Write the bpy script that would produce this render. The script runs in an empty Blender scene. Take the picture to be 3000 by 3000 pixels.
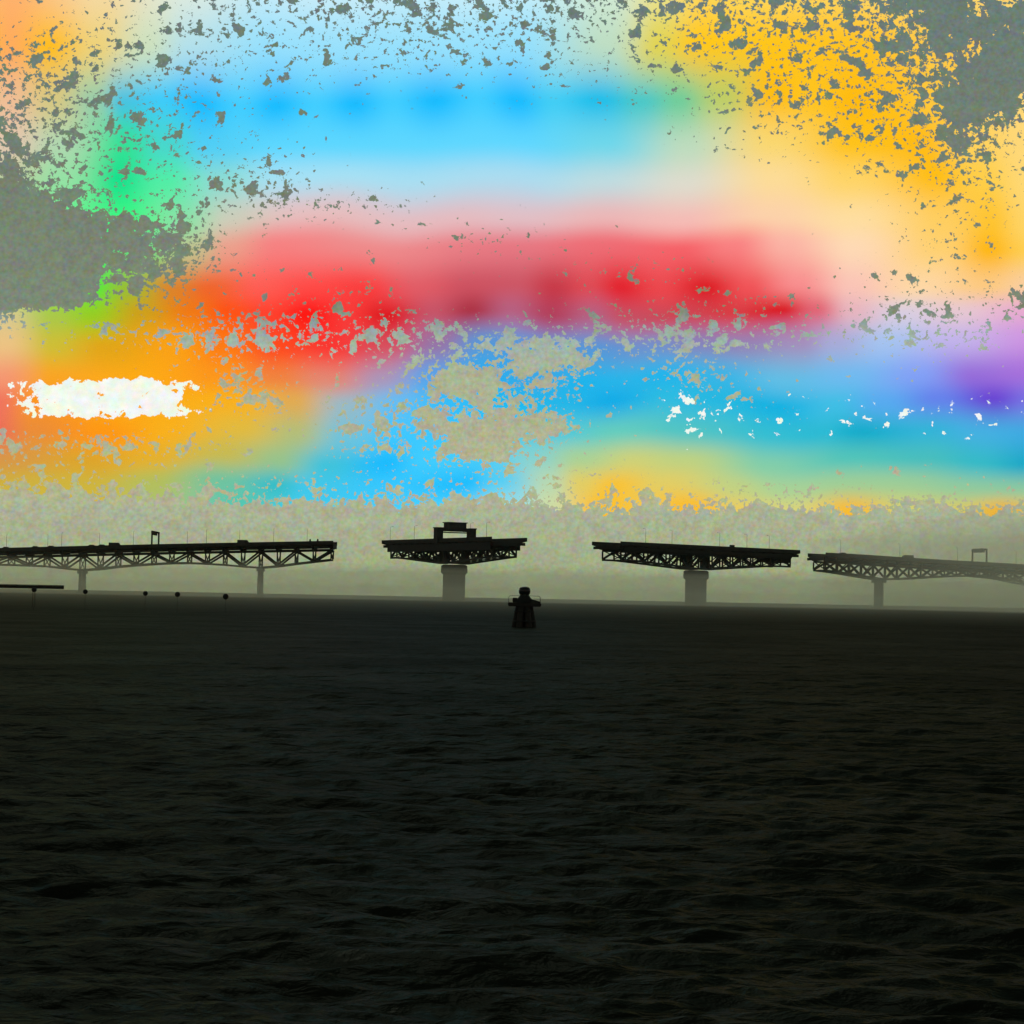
import bpy, bmesh, math, random
import numpy as np
from mathutils import Matrix, Vector
random.seed(7)
rng = np.random.default_rng(11)
S = bpy.context.scene
COL = S.collection
R = math.radians

# ------------------------------------------------------------------ camera
F = 6400.0            # focal length in units of a 3000 px wide frame
H = 1.6               # eye height over the water
PITCH = math.atan(251.5 / F)
ROLL = math.atan(0.0193)
cam_d = bpy.data.cameras.new('camera')
cam = bpy.data.objects.new('camera', cam_d)
COL.objects.link(cam)
cam_d.sensor_width = 36.0
cam_d.lens = 36.0 * F / 3000.0
cam_d.clip_start = 0.1
cam_d.clip_end = 30000
fw = Vector((0, math.cos(PITCH), math.sin(PITCH)))
r0 = Vector((1, 0, 0))
u0 = r0.cross(fw)
cr, sr = math.cos(ROLL), math.sin(ROLL)
r1 = r0 * cr + u0 * sr
u1 = u0 * cr - r0 * sr
cam.matrix_world = Matrix(((r1.x, u1.x, -fw.x, 0), (r1.y, u1.y, -fw.y, 0), (r1.z, u1.z, -fw.z, H), (0, 0, 0, 1)))
S.camera = cam


def at(px, py, D):
    """world point at distance D (along +Y) behind a point of the photograph"""
    d = fw * F + r1 * (px - 1500.0) + u1 * (1500.0 - py)
    return Vector((0, 0, H)) + d * (D / d.y)


# ------------------------------------------------------------------ view
S.view_settings.view_transform = 'Standard'
S.view_settings.look = 'None'
S.view_settings.exposure = 0.0
S.view_settings.gamma = 1.0
S.view_settings.use_curve_mapping = False
S.cycles.volume_bounces = 1
S.cycles.max_bounces = 6


def lin(c):
    out = []
    for v in c:
        v = v / 255.0
        out.append(v / 12.92 if v <= 0.04045 else ((v + 0.055) / 1.055) ** 2.4)
    return out


class NT:
    """small node-tree writer"""
    def __init__(s, tree):
        s.t = tree
        s.n = tree.nodes
        s.l = tree.links

    def new(s, kind, **kw):
        n = s.n.new(kind)
        for k, v in kw.items():
            setattr(n, k, v)
        return n

    def put(s, sock, v):
        if hasattr(v, 'is_linked'):
            s.l.new(v, sock)
        elif v is not None:
            sock.default_value = v

    def m(s, op, a, b=None, c=None, clamp=False):
        n = s.new('ShaderNodeMath', operation=op)
        n.use_clamp = clamp
        s.put(n.inputs[0], a)
        if b is not None:
            s.put(n.inputs[1], b)
        if c is not None:
            s.put(n.inputs[2], c)
        return n.outputs[0]

    def smooth(s, v, a, b, lo=0.0, hi=1.0, kind='SMOOTHSTEP'):
        n = s.new('ShaderNodeMapRange', interpolation_type=kind)
        s.put(n.inputs['Value'], v)
        n.inputs['From Min'].default_value = a
        n.inputs['From Max'].default_value = b
        n.inputs['To Min'].default_value = lo
        n.inputs['To Max'].default_value = hi
        return n.outputs['Result']

    def ramp(s, fac, stops, interp='EASE'):
        n = s.new('ShaderNodeValToRGB')
        cr_ = n.color_ramp
        cr_.interpolation = interp
        while len(cr_.elements) > 1:
            cr_.elements.remove(cr_.elements[-1])
        first = True
        for p, c in stops:
            if first:
                e = cr_.elements[0]
                e.position = p
                first = False
            else:
                e = cr_.elements.new(p)
            e.color = (*c, 1.0)
        s.put(n.inputs[0], fac)
        return n.outputs['Color']

    def mix(s, fac, a, b):
        n = s.new('ShaderNodeMix', data_type='RGBA')
        s.put(n.inputs[0], fac)
        s.put(n.inputs[6], a)
        s.put(n.inputs[7], b)
        return n.outputs[2]

    def mixf(s, fac, a, b):
        n = s.new('ShaderNodeMix', data_type='FLOAT')
        s.put(n.inputs[0], fac)
        s.put(n.inputs[2], a)
        s.put(n.inputs[3], b)
        return n.outputs[0]

    def noise(s, vec, scale, detail=3.0, rough=0.55, dist=0.0, color=False):
        n = s.new('ShaderNodeTexNoise')
        s.put(n.inputs['Vector'], vec)
        n.inputs['Scale'].default_value = scale
        n.inputs['Detail'].default_value = detail
        n.inputs['Roughness'].default_value = rough
        n.inputs['Distortion'].default_value = dist
        return n.outputs['Color'] if color else n.outputs[0]


# ------------------------------------------------------------------ sky (world)
SUN_EL, SUN_AZ = R(42), R(-12)
W = bpy.data.worlds.new("World")
S.world = W
W.use_nodes = True
W.node_tree.nodes.clear()
N = NT(W.node_tree)
tc = N.new('ShaderNodeTexCoord')
sep = N.new('ShaderNodeSeparateXYZ')
N.l.new(tc.outputs['Generated'], sep.inputs[0])
X, Y, Z = sep.outputs
az = N.m('ARCTAN2', X, Y)
uraw = N.m('MULTIPLY_ADD', az, F * 1.012 / 3000.0, 0.5)     # one colour field is 27 degrees wide and mirrors on round the sky
U = N.m('PINGPONG', uraw, 1.0)
rxy = N.m('MAXIMUM', N.m('SQRT', N.m('ADD', N.m('MULTIPLY', X, X), N.m('MULTIPLY', Y, Y))), 1e-3)
uc = N.m('SUBTRACT', U, 0.5)
corr = N.m('MULTIPLY_ADD', N.m('MULTIPLY', uc, uc), 0.5 * 0.469 * 0.469, 1.0)
elp = N.m('MULTIPLY', N.m('MULTIPLY', N.m('DIVIDE', Z, rxy), F), corr)
V = N.m('ADD', N.m('SUBTRACT', 1756.0, elp), N.m('MULTIPLY', uc, 0.0193 * 3000))
V = N.m('MAXIMUM', V, -60000.0)
cmb = N.new('ShaderNodeCombineXYZ')
N.l.new(N.m('MULTIPLY', uraw, 3000.0), cmb.inputs[0])
N.l.new(V, cmb.inputs[1])
UV = cmb.outputs[0]

CROWS = [
 (-60, [(0,255,178,110),(250,246,218,165),(500,226,236,222),(750,205,238,248),(1500,203,240,250),(1750,212,236,215),(1900,236,226,140),(2050,255,217,90),(3000,255,216,115)]),
 (120, [(0,255,172,90),(110,255,190,20),(250,238,210,120),(400,205,225,190),(520,180,225,235),(750,152,225,253),(1500,150,225,253),(1750,190,222,195),(1900,226,212,80),(2030,255,200,15),(2500,255,195,25),(2750,255,202,70),(3000,255,212,105)]),
 (290, [(0,240,190,150),(125,215,200,130),(250,150,205,170),(330,70,195,225),(440,60,203,250),(550,8,188,255),(660,62,205,255),(775,8,188,255),(895,62,205,255),(1015,8,188,255),(1130,62,205,255),(1250,8,188,255),(1370,62,205,255),(1490,8,188,255),(1600,62,205,245),(1720,20,190,235),(1850,70,200,200),(1970,110,205,155),(2100,190,205,100),(2250,255,190,5),(2360,255,196,25),(2500,255,187,3),(2600,255,192,15),(2750,255,202,60),(3000,255,216,120)]),
 (420, [(0,225,200,175),(150,175,215,175),(330,50,225,150),(450,70,215,205),(560,80,207,245),(800,92,215,255),(1500,95,215,255),(1750,110,215,235),(2000,190,220,190),(2250,250,215,110),(2500,255,195,20),(2690,255,188,10),(2850,255,210,90),(3000,255,216,120)]),
 (520, [(0,190,205,160),(160,150,225,165),(320,10,225,140),(450,80,238,165),(600,140,220,210),(800,165,225,245),(1500,170,220,240),(1750,190,220,225),(2000,222,220,205),(2250,253,220,150),(2500,255,212,100),(2730,255,190,8),(2870,255,206,70),(3000,255,216,115)]),
 (640, [(0,150,220,140),(200,90,245,140),(350,60,250,130),(500,140,225,165),(650,205,205,185),(850,230,190,190),(1300,230,186,190),(1500,226,190,196),(1750,236,182,182),(2000,246,186,180),(2250,253,210,170),(2500,255,222,160),(2750,255,206,95),(2890,255,196,45),(3000,255,212,100)]),
 (720, [(0,120,225,110),(250,45,245,110),(400,110,215,130),(550,195,190,140),(650,236,160,140),(800,246,130,130),(1000,239,140,140),(1500,231,120,130),(1750,239,110,118),(2000,246,98,104),(2150,250,130,130),(2300,252,180,165),(2500,255,218,180),(2750,255,208,110),(2885,255,184,10),(3000,255,206,80)]),
 (840, [(0,140,220,80),(250,80,235,60),(350,150,190,50),(500,220,130,40),(600,240,100,40),(750,255,92,82),(900,255,72,68),(1050,250,60,60),(1200,225,90,100),(1350,205,80,95),(1500,205,85,100),(1610,200,55,70),(1720,222,72,82),(1830,228,30,42),(1950,235,68,74),(2070,222,20,30),(2200,241,82,86),(2350,249,142,142),(2500,251,196,182),(2700,255,216,165),(2880,253,202,130),(3000,250,206,160)]),
 (920, [(0,216,200,140),(150,170,200,70),(260,150,205,30),(400,205,160,20),(550,241,120,10),(660,255,80,5),(780,255,62,40),(890,255,8,2),(1000,248,55,52),(1110,222,15,25),(1240,198,82,102),(1360,172,48,68),(1480,182,95,128),(1600,178,62,92),(1740,182,95,128),(1850,198,78,98),(2000,205,68,82),(2150,216,58,66),(2300,218,15,27),(2400,226,100,115),(2500,231,180,190),(2650,216,205,225),(2800,231,200,210),(3000,232,170,206)]),
 (1010, [(0,236,195,130),(150,206,190,50),(300,226,165,15),(500,250,160,10),(650,255,120,5),(800,255,72,20),(950,250,52,46),(1100,216,76,90),(1250,150,115,165),(1400,85,150,215),(1550,68,156,226),(1750,85,150,215),(1900,110,145,205),(2050,135,130,186),(2200,150,130,180),(2350,166,140,186),(2450,170,170,215),(2600,165,195,240),(2800,195,180,235),(3000,206,150,226)]),
 (1110, [(0,246,150,112),(150,250,165,30),(400,255,170,8),(650,253,150,20),(800,241,130,60),(950,226,136,116),(1100,170,150,186),(1250,80,165,236),(1400,28,175,241),(1550,52,170,230),(1700,22,180,236),(1850,36,180,233),(1950,26,180,236),(2100,55,180,230),(2300,95,190,230),(2500,110,186,240),(2700,130,160,246),(2850,150,108,218),(3000,166,112,220)]),
 (1180, [(0,240,116,92),(110,253,150,20),(400,255,172,8),(700,250,176,20),(850,226,170,80),(1000,150,186,200),(1150,95,190,246),(1300,50,190,250),(1500,18,186,241),(1650,30,182,232),(1800,5,172,232),(1950,40,187,226),(2080,30,184,226),(2280,8,178,226),(2450,62,190,230),(2600,86,170,240),(2750,100,130,236),(2900,104,68,212),(3000,120,110,226)]),
 (1270, [(0,236,110,86),(100,236,140,52),(300,255,150,8),(500,250,176,20),(700,226,186,60),(850,180,190,120),(1000,110,195,220),(1150,60,200,255),(1400,50,200,255),(1600,70,200,226),(1800,100,205,190),(2000,80,196,196),(2250,50,190,210),(2400,38,186,212),(2530,6,172,204),(2700,46,180,216),(2850,66,176,226),(3000,60,170,226)]),
 (1350, [(0,216,150,70),(250,221,165,40),(450,230,176,40),(650,200,186,80),(800,150,195,140),(950,60,195,220),(1130,12,188,255),(1250,60,205,255),(1400,70,205,250),(1550,130,210,210),(1700,170,210,150),(1850,206,210,120),(2000,190,210,130),(2250,130,206,170),(2500,80,196,186),(2700,70,190,190),(2850,50,186,200),(3000,16,168,200)]),
 (1420, [(0,206,176,60),(250,206,180,60),(450,180,190,90),(650,110,195,160),(800,50,190,200),(900,60,200,236),(1150,50,200,255),(1360,18,190,255),(1450,80,206,246),(1600,180,216,180),(1700,226,206,100),(1800,250,195,50),(1950,226,206,100),(2150,195,210,130),(2300,170,210,150),(2500,160,206,150),(3000,140,200,160)]),
 (1490, [(0,200,186,80),(250,216,186,35),(450,170,195,110),(700,80,200,180),(900,60,206,240),(1300,70,210,255),(1500,150,220,230),(1600,205,220,165),(1760,255,192,30),(1900,246,198,70),(2030,253,190,40),(2150,238,204,90),(2330,220,212,120),(2500,250,188,45),(2650,214,208,110),(2800,222,202,90),(2930,252,184,28),(3000,238,196,80)]),
]
DROWS = [
 (-1500, [(0,1.2),(3000,1.2)]),
 (-500, [(0,.7),(1500,.75),(3000,1)]),
 (-60, [(0,.2),(300,.38),(700,.48),(1100,.52),(1500,.52),(1800,.55),(2000,.6),(2300,.6),(2600,.75),(2700,1),(2850,.5),(3000,.55)]),
 (40, [(0,.3),(300,.36),(700,.42),(1100,.5),(1500,.48),(1900,.45),(2100,.5),(2500,.5),(2650,.66),(2780,.95),(2850,.7),(3000,.75)]),
 (150, [(0,.5),(200,.46),(400,.42),(800,.37),(1200,.42),(1500,.4),(1800,.38),(2000,.4),(2300,.44),(2550,.48),(2660,.62),(2780,.55),(2870,.8),(2930,1),(3000,1)]),
 (290, [(0,.5),(300,.44),(500,.38),(800,.26),(1200,.22),(1700,.25),(2000,.36),(2200,.44),(2500,.46),(2700,.52),(2790,.95),(2860,1),(2940,.75),(3000,.55)]),
 (380, [(0,.53),(200,.48),(350,.46),(600,.37),(800,.22),(1200,.05),(1700,.14),(2000,.28),(2200,.36),(2500,.42),(2720,.5),(2800,.8),(2870,.55),(3000,.4)]),
 (520, [(0,.8),(60,.6),(150,.46),(400,.37),(650,.4),(760,.5),(850,.42),(950,.2),(1500,.08),(2000,.12),(2300,.2),(2600,.3),(2780,.48),(2900,.35),(3000,.3)]),
 (590, [(0,1.1),(120,.8),(250,.5),(400,.38),(650,.4),(780,.55),(900,.4),(1050,.44),(1150,.42),(1300,.15),(2000,.05),(2300,.1),(2600,.26),(2800,.42),(3000,.3)]),
 (700, [(0,1.2),(220,1.1),(330,.75),(420,.7),(520,.68),(600,.42),(700,.2),(900,.12),(1200,.2),(1400,.46),(1500,.3),(1700,.25),(2000,.1),(2300,.03),(2600,.25),(2800,.4),(3000,.2)]),
 (790, [(0,1.2),(230,1.1),(280,.6),(370,.75),(500,.6),(600,.42),(800,.25),(1000,.32),(1200,.2),(1400,.15),(1600,.3),(1800,.36),(2000,.36),(2200,.1),(2500,.28),(2800,.32),(3000,.2)]),
 (870, [(0,1.2),(170,1.1),(240,.75),(300,.45),(420,.42),(600,.2),(850,.3),(1050,.4),(1150,.25),(1400,.15),(1700,.25),(2000,.3),(2250,.4),(2400,.2),(2500,.3),(2650,.4),(2850,.35),(2980,.55),(3000,.55)]),
 (920, [(0,.6),(150,.3),(300,.3),(500,.36),(680,.46),(850,.46),(1000,.4),(1150,.38),(1400,.32),(1700,.32),(1850,.38),(2000,.42),(2200,.4),(2400,.28),(2600,.46),(2750,.42),(3000,.4)]),
 (985, [(0,.36),(150,.4),(300,.42),(550,.54),(750,.56),(900,.52),(1000,.48),(1150,.56),(1300,.44),(1450,.5),(1600,.5),(1750,.44),(1900,.54),(2030,.58),(2200,.42),(2400,.48),(2550,.42),(2750,.52),(3000,.3)]),
 (1050, [(0,.15),(300,.2),(500,.3),(650,.42),(800,.3),(1000,.36),(1150,.38),(1300,.46),(1430,.42),(1500,.85),(1650,.88),(1720,.5),(1800,.3),(2000,.5),(2100,.36),(2300,.25),(2800,.3),(3000,.1)]),
 (1115, [(0,.1),(500,.15),(650,.5),(750,.48),(850,.22),(1100,.28),(1230,.45),(1300,.95),(1400,1),(1470,.5),(1600,.5),(1700,.4),(1850,.25),(2010,.5),(2150,.38),(2300,.25),(3000,.12)]),
 (1195, [(0,.1),(500,.12),(680,.5),(770,.46),(880,.28),(1050,.46),(1200,.5),(1330,.5),(1420,.6),(1520,.6),(1620,.46),(1750,.25),(2050,.34),(2200,.3),(2500,.15),(3000,.1)]),
 (1255, [(0,.3),(150,.35),(400,.3),(700,.25),(950,.42),(1100,.6),(1200,.5),(1300,.8),(1450,.95),(1600,.85),(1680,.5),(1800,.2),(2200,.15),(3000,.1)]),
 (1310, [(0,.55),(70,.52),(150,.4),(270,.62),(360,.6),(450,.42),(600,.46),(800,.15),(1050,.38),(1150,.45),(1260,.4),(1350,.9),(1450,.85),(1540,.45),(1700,.3),(2000,.1),(3000,.1)]),
 (1375, [(0,.4),(200,.3),(500,.28),(900,.32),(1150,.32),(1350,.42),(1450,.42),(1600,.36),(1700,.32),(2000,.18),(2500,.2),(3000,.18)]),
 (1435, [(0,.65),(150,.5),(500,.42),(900,.4),(1300,.42),(1500,.42),(1620,.44),(1720,.36),(1900,.4),(2000,.35),(2300,.36),(2700,.36),(3000,.36)]),
 (1478, [(0,1),(300,.75),(500,.75),(800,.52),(1100,.6),(1400,.65),(1600,.58),(1720,.4),(1800,.45),(1900,.62),(2050,.4),(2250,.55),(2500,.42),(2700,.6),(2900,.42),(3000,.5)]),
 (1512, [(0,1.2),(700,1),(1000,.9),(1500,1),(1760,.65),(1900,.9),(2050,.7),(2300,.9),(2500,.55),(2700,.95),(2940,.55),(3000,.8)]),
 (1535, [(0,1.2),(3000,1.2)]),
]
wz = N.noise(UV, 1 / 420.0, 1.0, 0.4, 0.0, color=True)
wsep = N.new('ShaderNodeSeparateColor')
N.l.new(wz, wsep.inputs[0])
VW = N.m('ADD', V, N.m('MULTIPLY_ADD', wsep.outputs[0], 80.0, -40.0))
UW = N.m('ADD', U, N.m('MULTIPLY_ADD', wsep.outputs[1], 0.022, -0.011))
col = None
pv = None
for v, stops in CROWS:
    c = N.ramp(UW, [(p / 3000.0, lin(q)) for p, *q in stops])
    col = c if col is None else N.mix(N.smooth(VW, (pv + v) / 2 - 0.58 * (v - pv), (pv + v) / 2 + 0.58 * (v - pv)), col, c)
    pv = v
den = None
pv = None
for v, stops in DROWS:
    c = N.ramp(U, [(p / 3000.0, (d / 1.2,) * 3) for p, d in stops], 'LINEAR')
    den = c if den is None else N.mixf(N.smooth(V, pv, v, kind='LINEAR'), den, c)
    pv = v
den = N.m('MULTIPLY', den, 1.2)
# grey overcast showing through the coloured air
nz1 = N.noise(UV, 1 / 52.0, 5.0, 0.62, 0.25)
nz2 = N.noise(UV, 1 / 17.0, 3.0, 0.6, 0.2)
thr = N.m('MULTIPLY_ADD', den, -5.7 * 0.082, 0.5 + 3.36 * 0.082)
m1 = N.smooth(N.m('SUBTRACT', nz1, thr), -0.008, 0.008)
m2 = N.smooth(N.m('SUBTRACT', nz2, N.m('ADD', thr, 0.028)), -0.012, 0.012)
gmask = N.m('MAXIMUM', m1, m2)
GR = [(-2400, 72, 84, 78), (-300, 98, 114, 108), (0, 108, 125, 118), (500, 116, 128, 112), (905, 124, 136, 116), (960, 150, 168, 158), (1020, 164, 180, 166), (1100, 170, 176, 146),
      (1250, 174, 177, 146), (1420, 180, 182, 142), (1500, 170, 177, 149), (1600, 164, 173, 139), (1690, 160, 171, 132), (1756, 154, 166, 124), (2200, 60, 66, 52)]
grey = N.ramp(N.smooth(V, -2400, 2200, kind='LINEAR'), [((v + 2400) / 4600.0, lin(q)) for v, *q in GR], 'LINEAR')
mot = N.noise(UV, 1 / 34.0, 3.0, 0.65, 0.0, color=True)
mot2 = N.noise(UV, 1 / 11.0, 1.0, 0.5, 0.0, color=True)
vm = N.new('ShaderNodeVectorMath', operation='ADD')
N.l.new(mot, vm.inputs[0])
N.l.new(mot2, vm.inputs[1])
vs = N.new('ShaderNodeVectorMath', operation='MULTIPLY_ADD')
N.l.new(vm.outputs[0], vs.inputs[0])
vs.inputs[1].default_value = (0.66, 0.56, 1.0)
vs.inputs[2].default_value = (0.34, 0.44, 0.0)
vg = N.new('ShaderNodeVectorMath', operation='MULTIPLY')
N.l.new(vs.outputs[0], vg.inputs[0])
N.l.new(grey, vg.inputs[1])
sky = N.mix(gmask, col, vg.outputs[0])
# the white bank low on the left and the white flecks on the right
upx = N.m('MULTIPLY', U, 3000.0)


def quart(a, c, r):
    q = N.m('DIVIDE', N.m('SUBTRACT', a, c), r)
    q = N.m('MULTIPLY', q, q)
    return N.m('MULTIPLY', q, q)


q = N.m('ADD', quart(upx, 308.0, 245.0), quart(V, 1170.0, 54.0))
w1 = N.m('MULTIPLY_ADD', N.m('MAXIMUM', N.m('SUBTRACT', 1.0, q), -4.0), 0.12, N.m('SUBTRACT', nz1, 0.5))
band = N.m('DIVIDE', N.m('SUBTRACT', V, 1225.0), 85.0)
band = N.m('MULTIPLY', N.m('MINIMUM', N.m('MULTIPLY', band, band), 9.0), -0.13)
rgt = N.smooth(upx, 1750, 2050, -0.4, 0.0)
nz3 = N.noise(UV, 1 / 36.0, 4.0, 0.6, 0.3)
w2 = N.m('ADD', N.m('ADD', band, rgt), N.m('ADD', N.m('SUBTRACT', nz3, 0.61), N.m('MULTIPLY', N.smooth(N.m('ABSOLUTE', N.m('SUBTRACT', upx, 1990.0)), 20, 130, 1.0, 0.0), 0.1)))
wmask = N.smooth(N.m('MAXIMUM', w1, w2), -0.008, 0.008)
wcol = N.new('ShaderNodeVectorMath', operation='MULTIPLY_ADD')
N.l.new(mot, wcol.inputs[0])
wcol.inputs[1].default_value = (0.6, 0.35, 0.8)
wcol.inputs[2].default_value = (0.60, 0.77, 0.46)
sky = N.mix(wmask, sky, wcol.outputs[0])
nish = N.new('ShaderNodeTexSky', sky_type='NISHITA')
nish.sun_disc = False
nish.sun_elevation = SUN_EL
nish.sun_rotation = SUN_AZ
sc10 = N.new('ShaderNodeVectorMath', operation='SCALE')
N.l.new(sky, sc10.inputs[0])
sc10.inputs['Scale'].default_value = 10.0
fin = N.mix(0.004, sc10.outputs[0], nish.outputs[0])
bg = N.new('ShaderNodeBackground')
bg.inputs['Strength'].default_value = 0.1
N.l.new(fin, bg.inputs['Color'])
out = N.new('ShaderNodeOutputWorld')
N.l.new(bg.outputs[0], out.inputs['Surface'])

# ------------------------------------------------------------------ sun, veiled by the overcast
sd = bpy.data.lights.new('sun', 'SUN')
sd.energy = 0.1
sd.angle = R(25)
sd.color = (1.0, 0.93, 0.82)
so = bpy.data.objects.new('sun', sd)
COL.objects.link(so)
tosun = Vector((math.sin(SUN_AZ) * math.cos(SUN_EL), math.cos(SUN_AZ) * math.cos(SUN_EL), math.sin(SUN_EL)))
so.rotation_euler = tosun.to_track_quat('Z', 'Y').to_euler()


# ------------------------------------------------------------------ materials
def pbr(name, c, rough=0.7, metal=0.0, var=0.35, scale=0.6):
    m = bpy.data.materials.new(name)
    m.use_nodes = True
    n = NT(m.node_tree)
    b = m.node_tree.nodes['Principled BSDF']
    t = n.new('ShaderNodeTexCoord')
    k = n.noise(t.outputs['Object'], scale, 5.0, 0.6)
    lo = [x * (1 - var) for x in c]
    hi = [x * (1 + var) for x in c]
    n.l.new(n.ramp(k, [(0.3, lo), (0.7, hi)], 'LINEAR'), b.inputs['Base Color'])
    b.inputs['Roughness'].default_value = rough
    b.inputs['Metallic'].default_value = metal
    b.inputs['Specular IOR Level'].default_value = 0.2
    bp = n.new('ShaderNodeBump')
    bp.inputs['Strength'].default_value = 0.25
    bp.inputs['Distance'].default_value = 0.02
    n.l.new(n.noise(t.outputs['Object'], scale * 12, 3.0), bp.inputs['Height'])
    n.l.new(bp.outputs[0], b.inputs['Normal'])
    return m


M_STEEL = pbr('dark_painted_steel', (0.012, 0.013, 0.012), 0.75)
M_DECK = pbr('weathered_concrete_deck', (0.025, 0.025, 0.023), 0.9)
M_CONC = pbr('wet_dark_concrete', (0.075, 0.075, 0.065), 0.9)
M_WOOD = pbr('tarred_timber', (0.018, 0.016, 0.013), 0.85, scale=4)
M_RUB = pbr('black_rubber', (0.012, 0.012, 0.012), 0.8)
M_CAR = pbr('dark_car_paint', (0.02, 0.022, 0.026), 0.4)
M_GLASS = pbr('dark_glass', (0.01, 0.012, 0.012), 0.15)
M_BUOY = pbr('dark_buoy_paint', (0.016, 0.015, 0.014), 0.7, scale=3)


# ------------------------------------------------------------------ object helpers
def tag(o, label=None, cat=None, group=None, kind=None):
    if label:
        o['label'] = label
    if cat:
        o['category'] = cat
    if group:
        o['group'] = group
    if kind:
        o['kind'] = kind
    return o


def thing(name, label, cat, loc, rz=0.0, group=None):
    o = bpy.data.objects.new(name, None)
    o.empty_display_size = 0.5
    COL.objects.link(o)
    o.location = loc
    o.rotation_euler = (0, 0, rz)
    return tag(o, label, cat, group)


def link(name, me, parent=None, mat4=None):
    o = bpy.data.objects.new(name, me)
    COL.objects.link(o)
    if parent is not None:
        o.parent = parent
    if mat4 is not None:
        o.matrix_local = mat4
    return o


def finish(name, bm, mat, parent=None, smooth=False, mat4=None):
    bmesh.ops.recalc_face_normals(bm, faces=bm.faces)
    me = bpy.data.meshes.new(name)
    bm.to_mesh(me)
    bm.free()
    me.materials.append(mat)
    if smooth:
        for p in me.polygons:
            p.use_smooth = True
    return link(name, me, parent, mat4)


def box(bm, x0, x1, y0, y1, z0, z1):
    vs_ = [bm.verts.new(p) for p in ((x0, y0, z0), (x1, y0, z0), (x1, y1, z0), (x0, y1, z0), (x0, y0, z1), (x1, y0, z1), (x1, y1, z1), (x0, y1, z1))]
    for f in ((0, 3, 2, 1), (4, 5, 6, 7), (0, 1, 5, 4), (1, 2, 6, 5), (2, 3, 7, 6), (3, 0, 4, 7)):
        bm.faces.new([vs_[i] for i in f])


def lathe(bm, prof, n=20, cx=0, cy=0):
    rings = []
    for r_, z_ in prof:
        rings.append([bm.verts.new((cx + r_ * math.cos(2 * math.pi * i / n), cy + r_ * math.sin(2 * math.pi * i / n), z_)) for i in range(n)])
    for a, b in zip(rings, rings[1:]):
        for i in range(n):
            bm.faces.new((a[i], a[(i + 1) % n], b[(i + 1) % n], b[i]))
    bm.faces.new(list(reversed(rings[0])))
    bm.faces.new(rings[-1])


def tube(bm, pts, r_, n=8):
    pts = [Vector(p) for p in pts]
    rad = r_ if isinstance(r_, (list, tuple)) else [r_] * len(pts)
    rings = []
    for i, p in enumerate(pts):
        d = (pts[min(i + 1, len(pts) - 1)] - pts[max(i - 1, 0)]).normalized()
        a = d.orthogonal().normalized() if abs(d.z) > 0.95 else d.cross(Vector((0, 0, 1))).normalized()
        b = d.cross(a)
        rings.append([bm.verts.new(p + (a * math.cos(2 * math.pi * k / n) + b * math.sin(2 * math.pi * k / n)) * rad[i]) for k in range(n)])
    for a, b in zip(rings, rings[1:]):
        for k in range(n):
            bm.faces.new((a[k], a[(k + 1) % n], b[(k + 1) % n], b[k]))
    bm.faces.new(list(reversed(rings[0])))
    bm.faces.new(rings[-1])


# one shared I-section of unit length along X serves every truss member
bm = bmesh.new()
box(bm, 0, 1, -0.5, 0.5, 0.34, 0.5)
box(bm, 0, 1, -0.5, 0.5, -0.5, -0.34)
box(bm, 0, 1, -0.14, 0.14, -0.338, 0.338)
UNIT = bpy.data.meshes.new('member')
bm.to_mesh(UNIT)
bm.free()
UNIT.materials.append(M_STEEL)


def member(name, a, b, w, h, parent):
    a, b = Vector(a), Vector(b)
    d = b - a
    L = d.length
    x = d / L
    y = Vector((0, 1, 0)) if abs(x.y) < 0.9 else Vector((1, 0, 0))
    z = x.cross(y).normalized()
    y = z.cross(x)
    m = Matrix(((x.x * L, y.x * w, z.x * h, a.x), (x.y * L, y.y * w, z.y * h, a.y), (x.z * L, y.z * w, z.z * h, a.z), (0, 0, 0, 1)))
    return link(name, UNIT, parent, m)


def ribbon(bm, pts, w, h):
    """a rectangular bar through points in a plane of constant y"""
    prev = None
    for p in pts:
        x, y, z = p
        ring = [bm.verts.new(q) for q in ((x, y - w / 2, z - h / 2), (x, y + w / 2, z - h / 2), (x, y + w / 2, z + h / 2), (x, y - w / 2, z + h / 2))]
        if prev:
            for i in range(4):
                bm.faces.new((prev[i], prev[(i + 1) % 4], ring[(i + 1) % 4], ring[i]))
        else:
            bm.faces.new(list(reversed(ring)))
        prev = ring
    bm.faces.new(prev)


def lerp_tab(tab):
    xs = [a for a, _ in tab]
    ys = [b for _, b in tab]
    return lambda x: float(np.interp(x, xs, ys))


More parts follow.
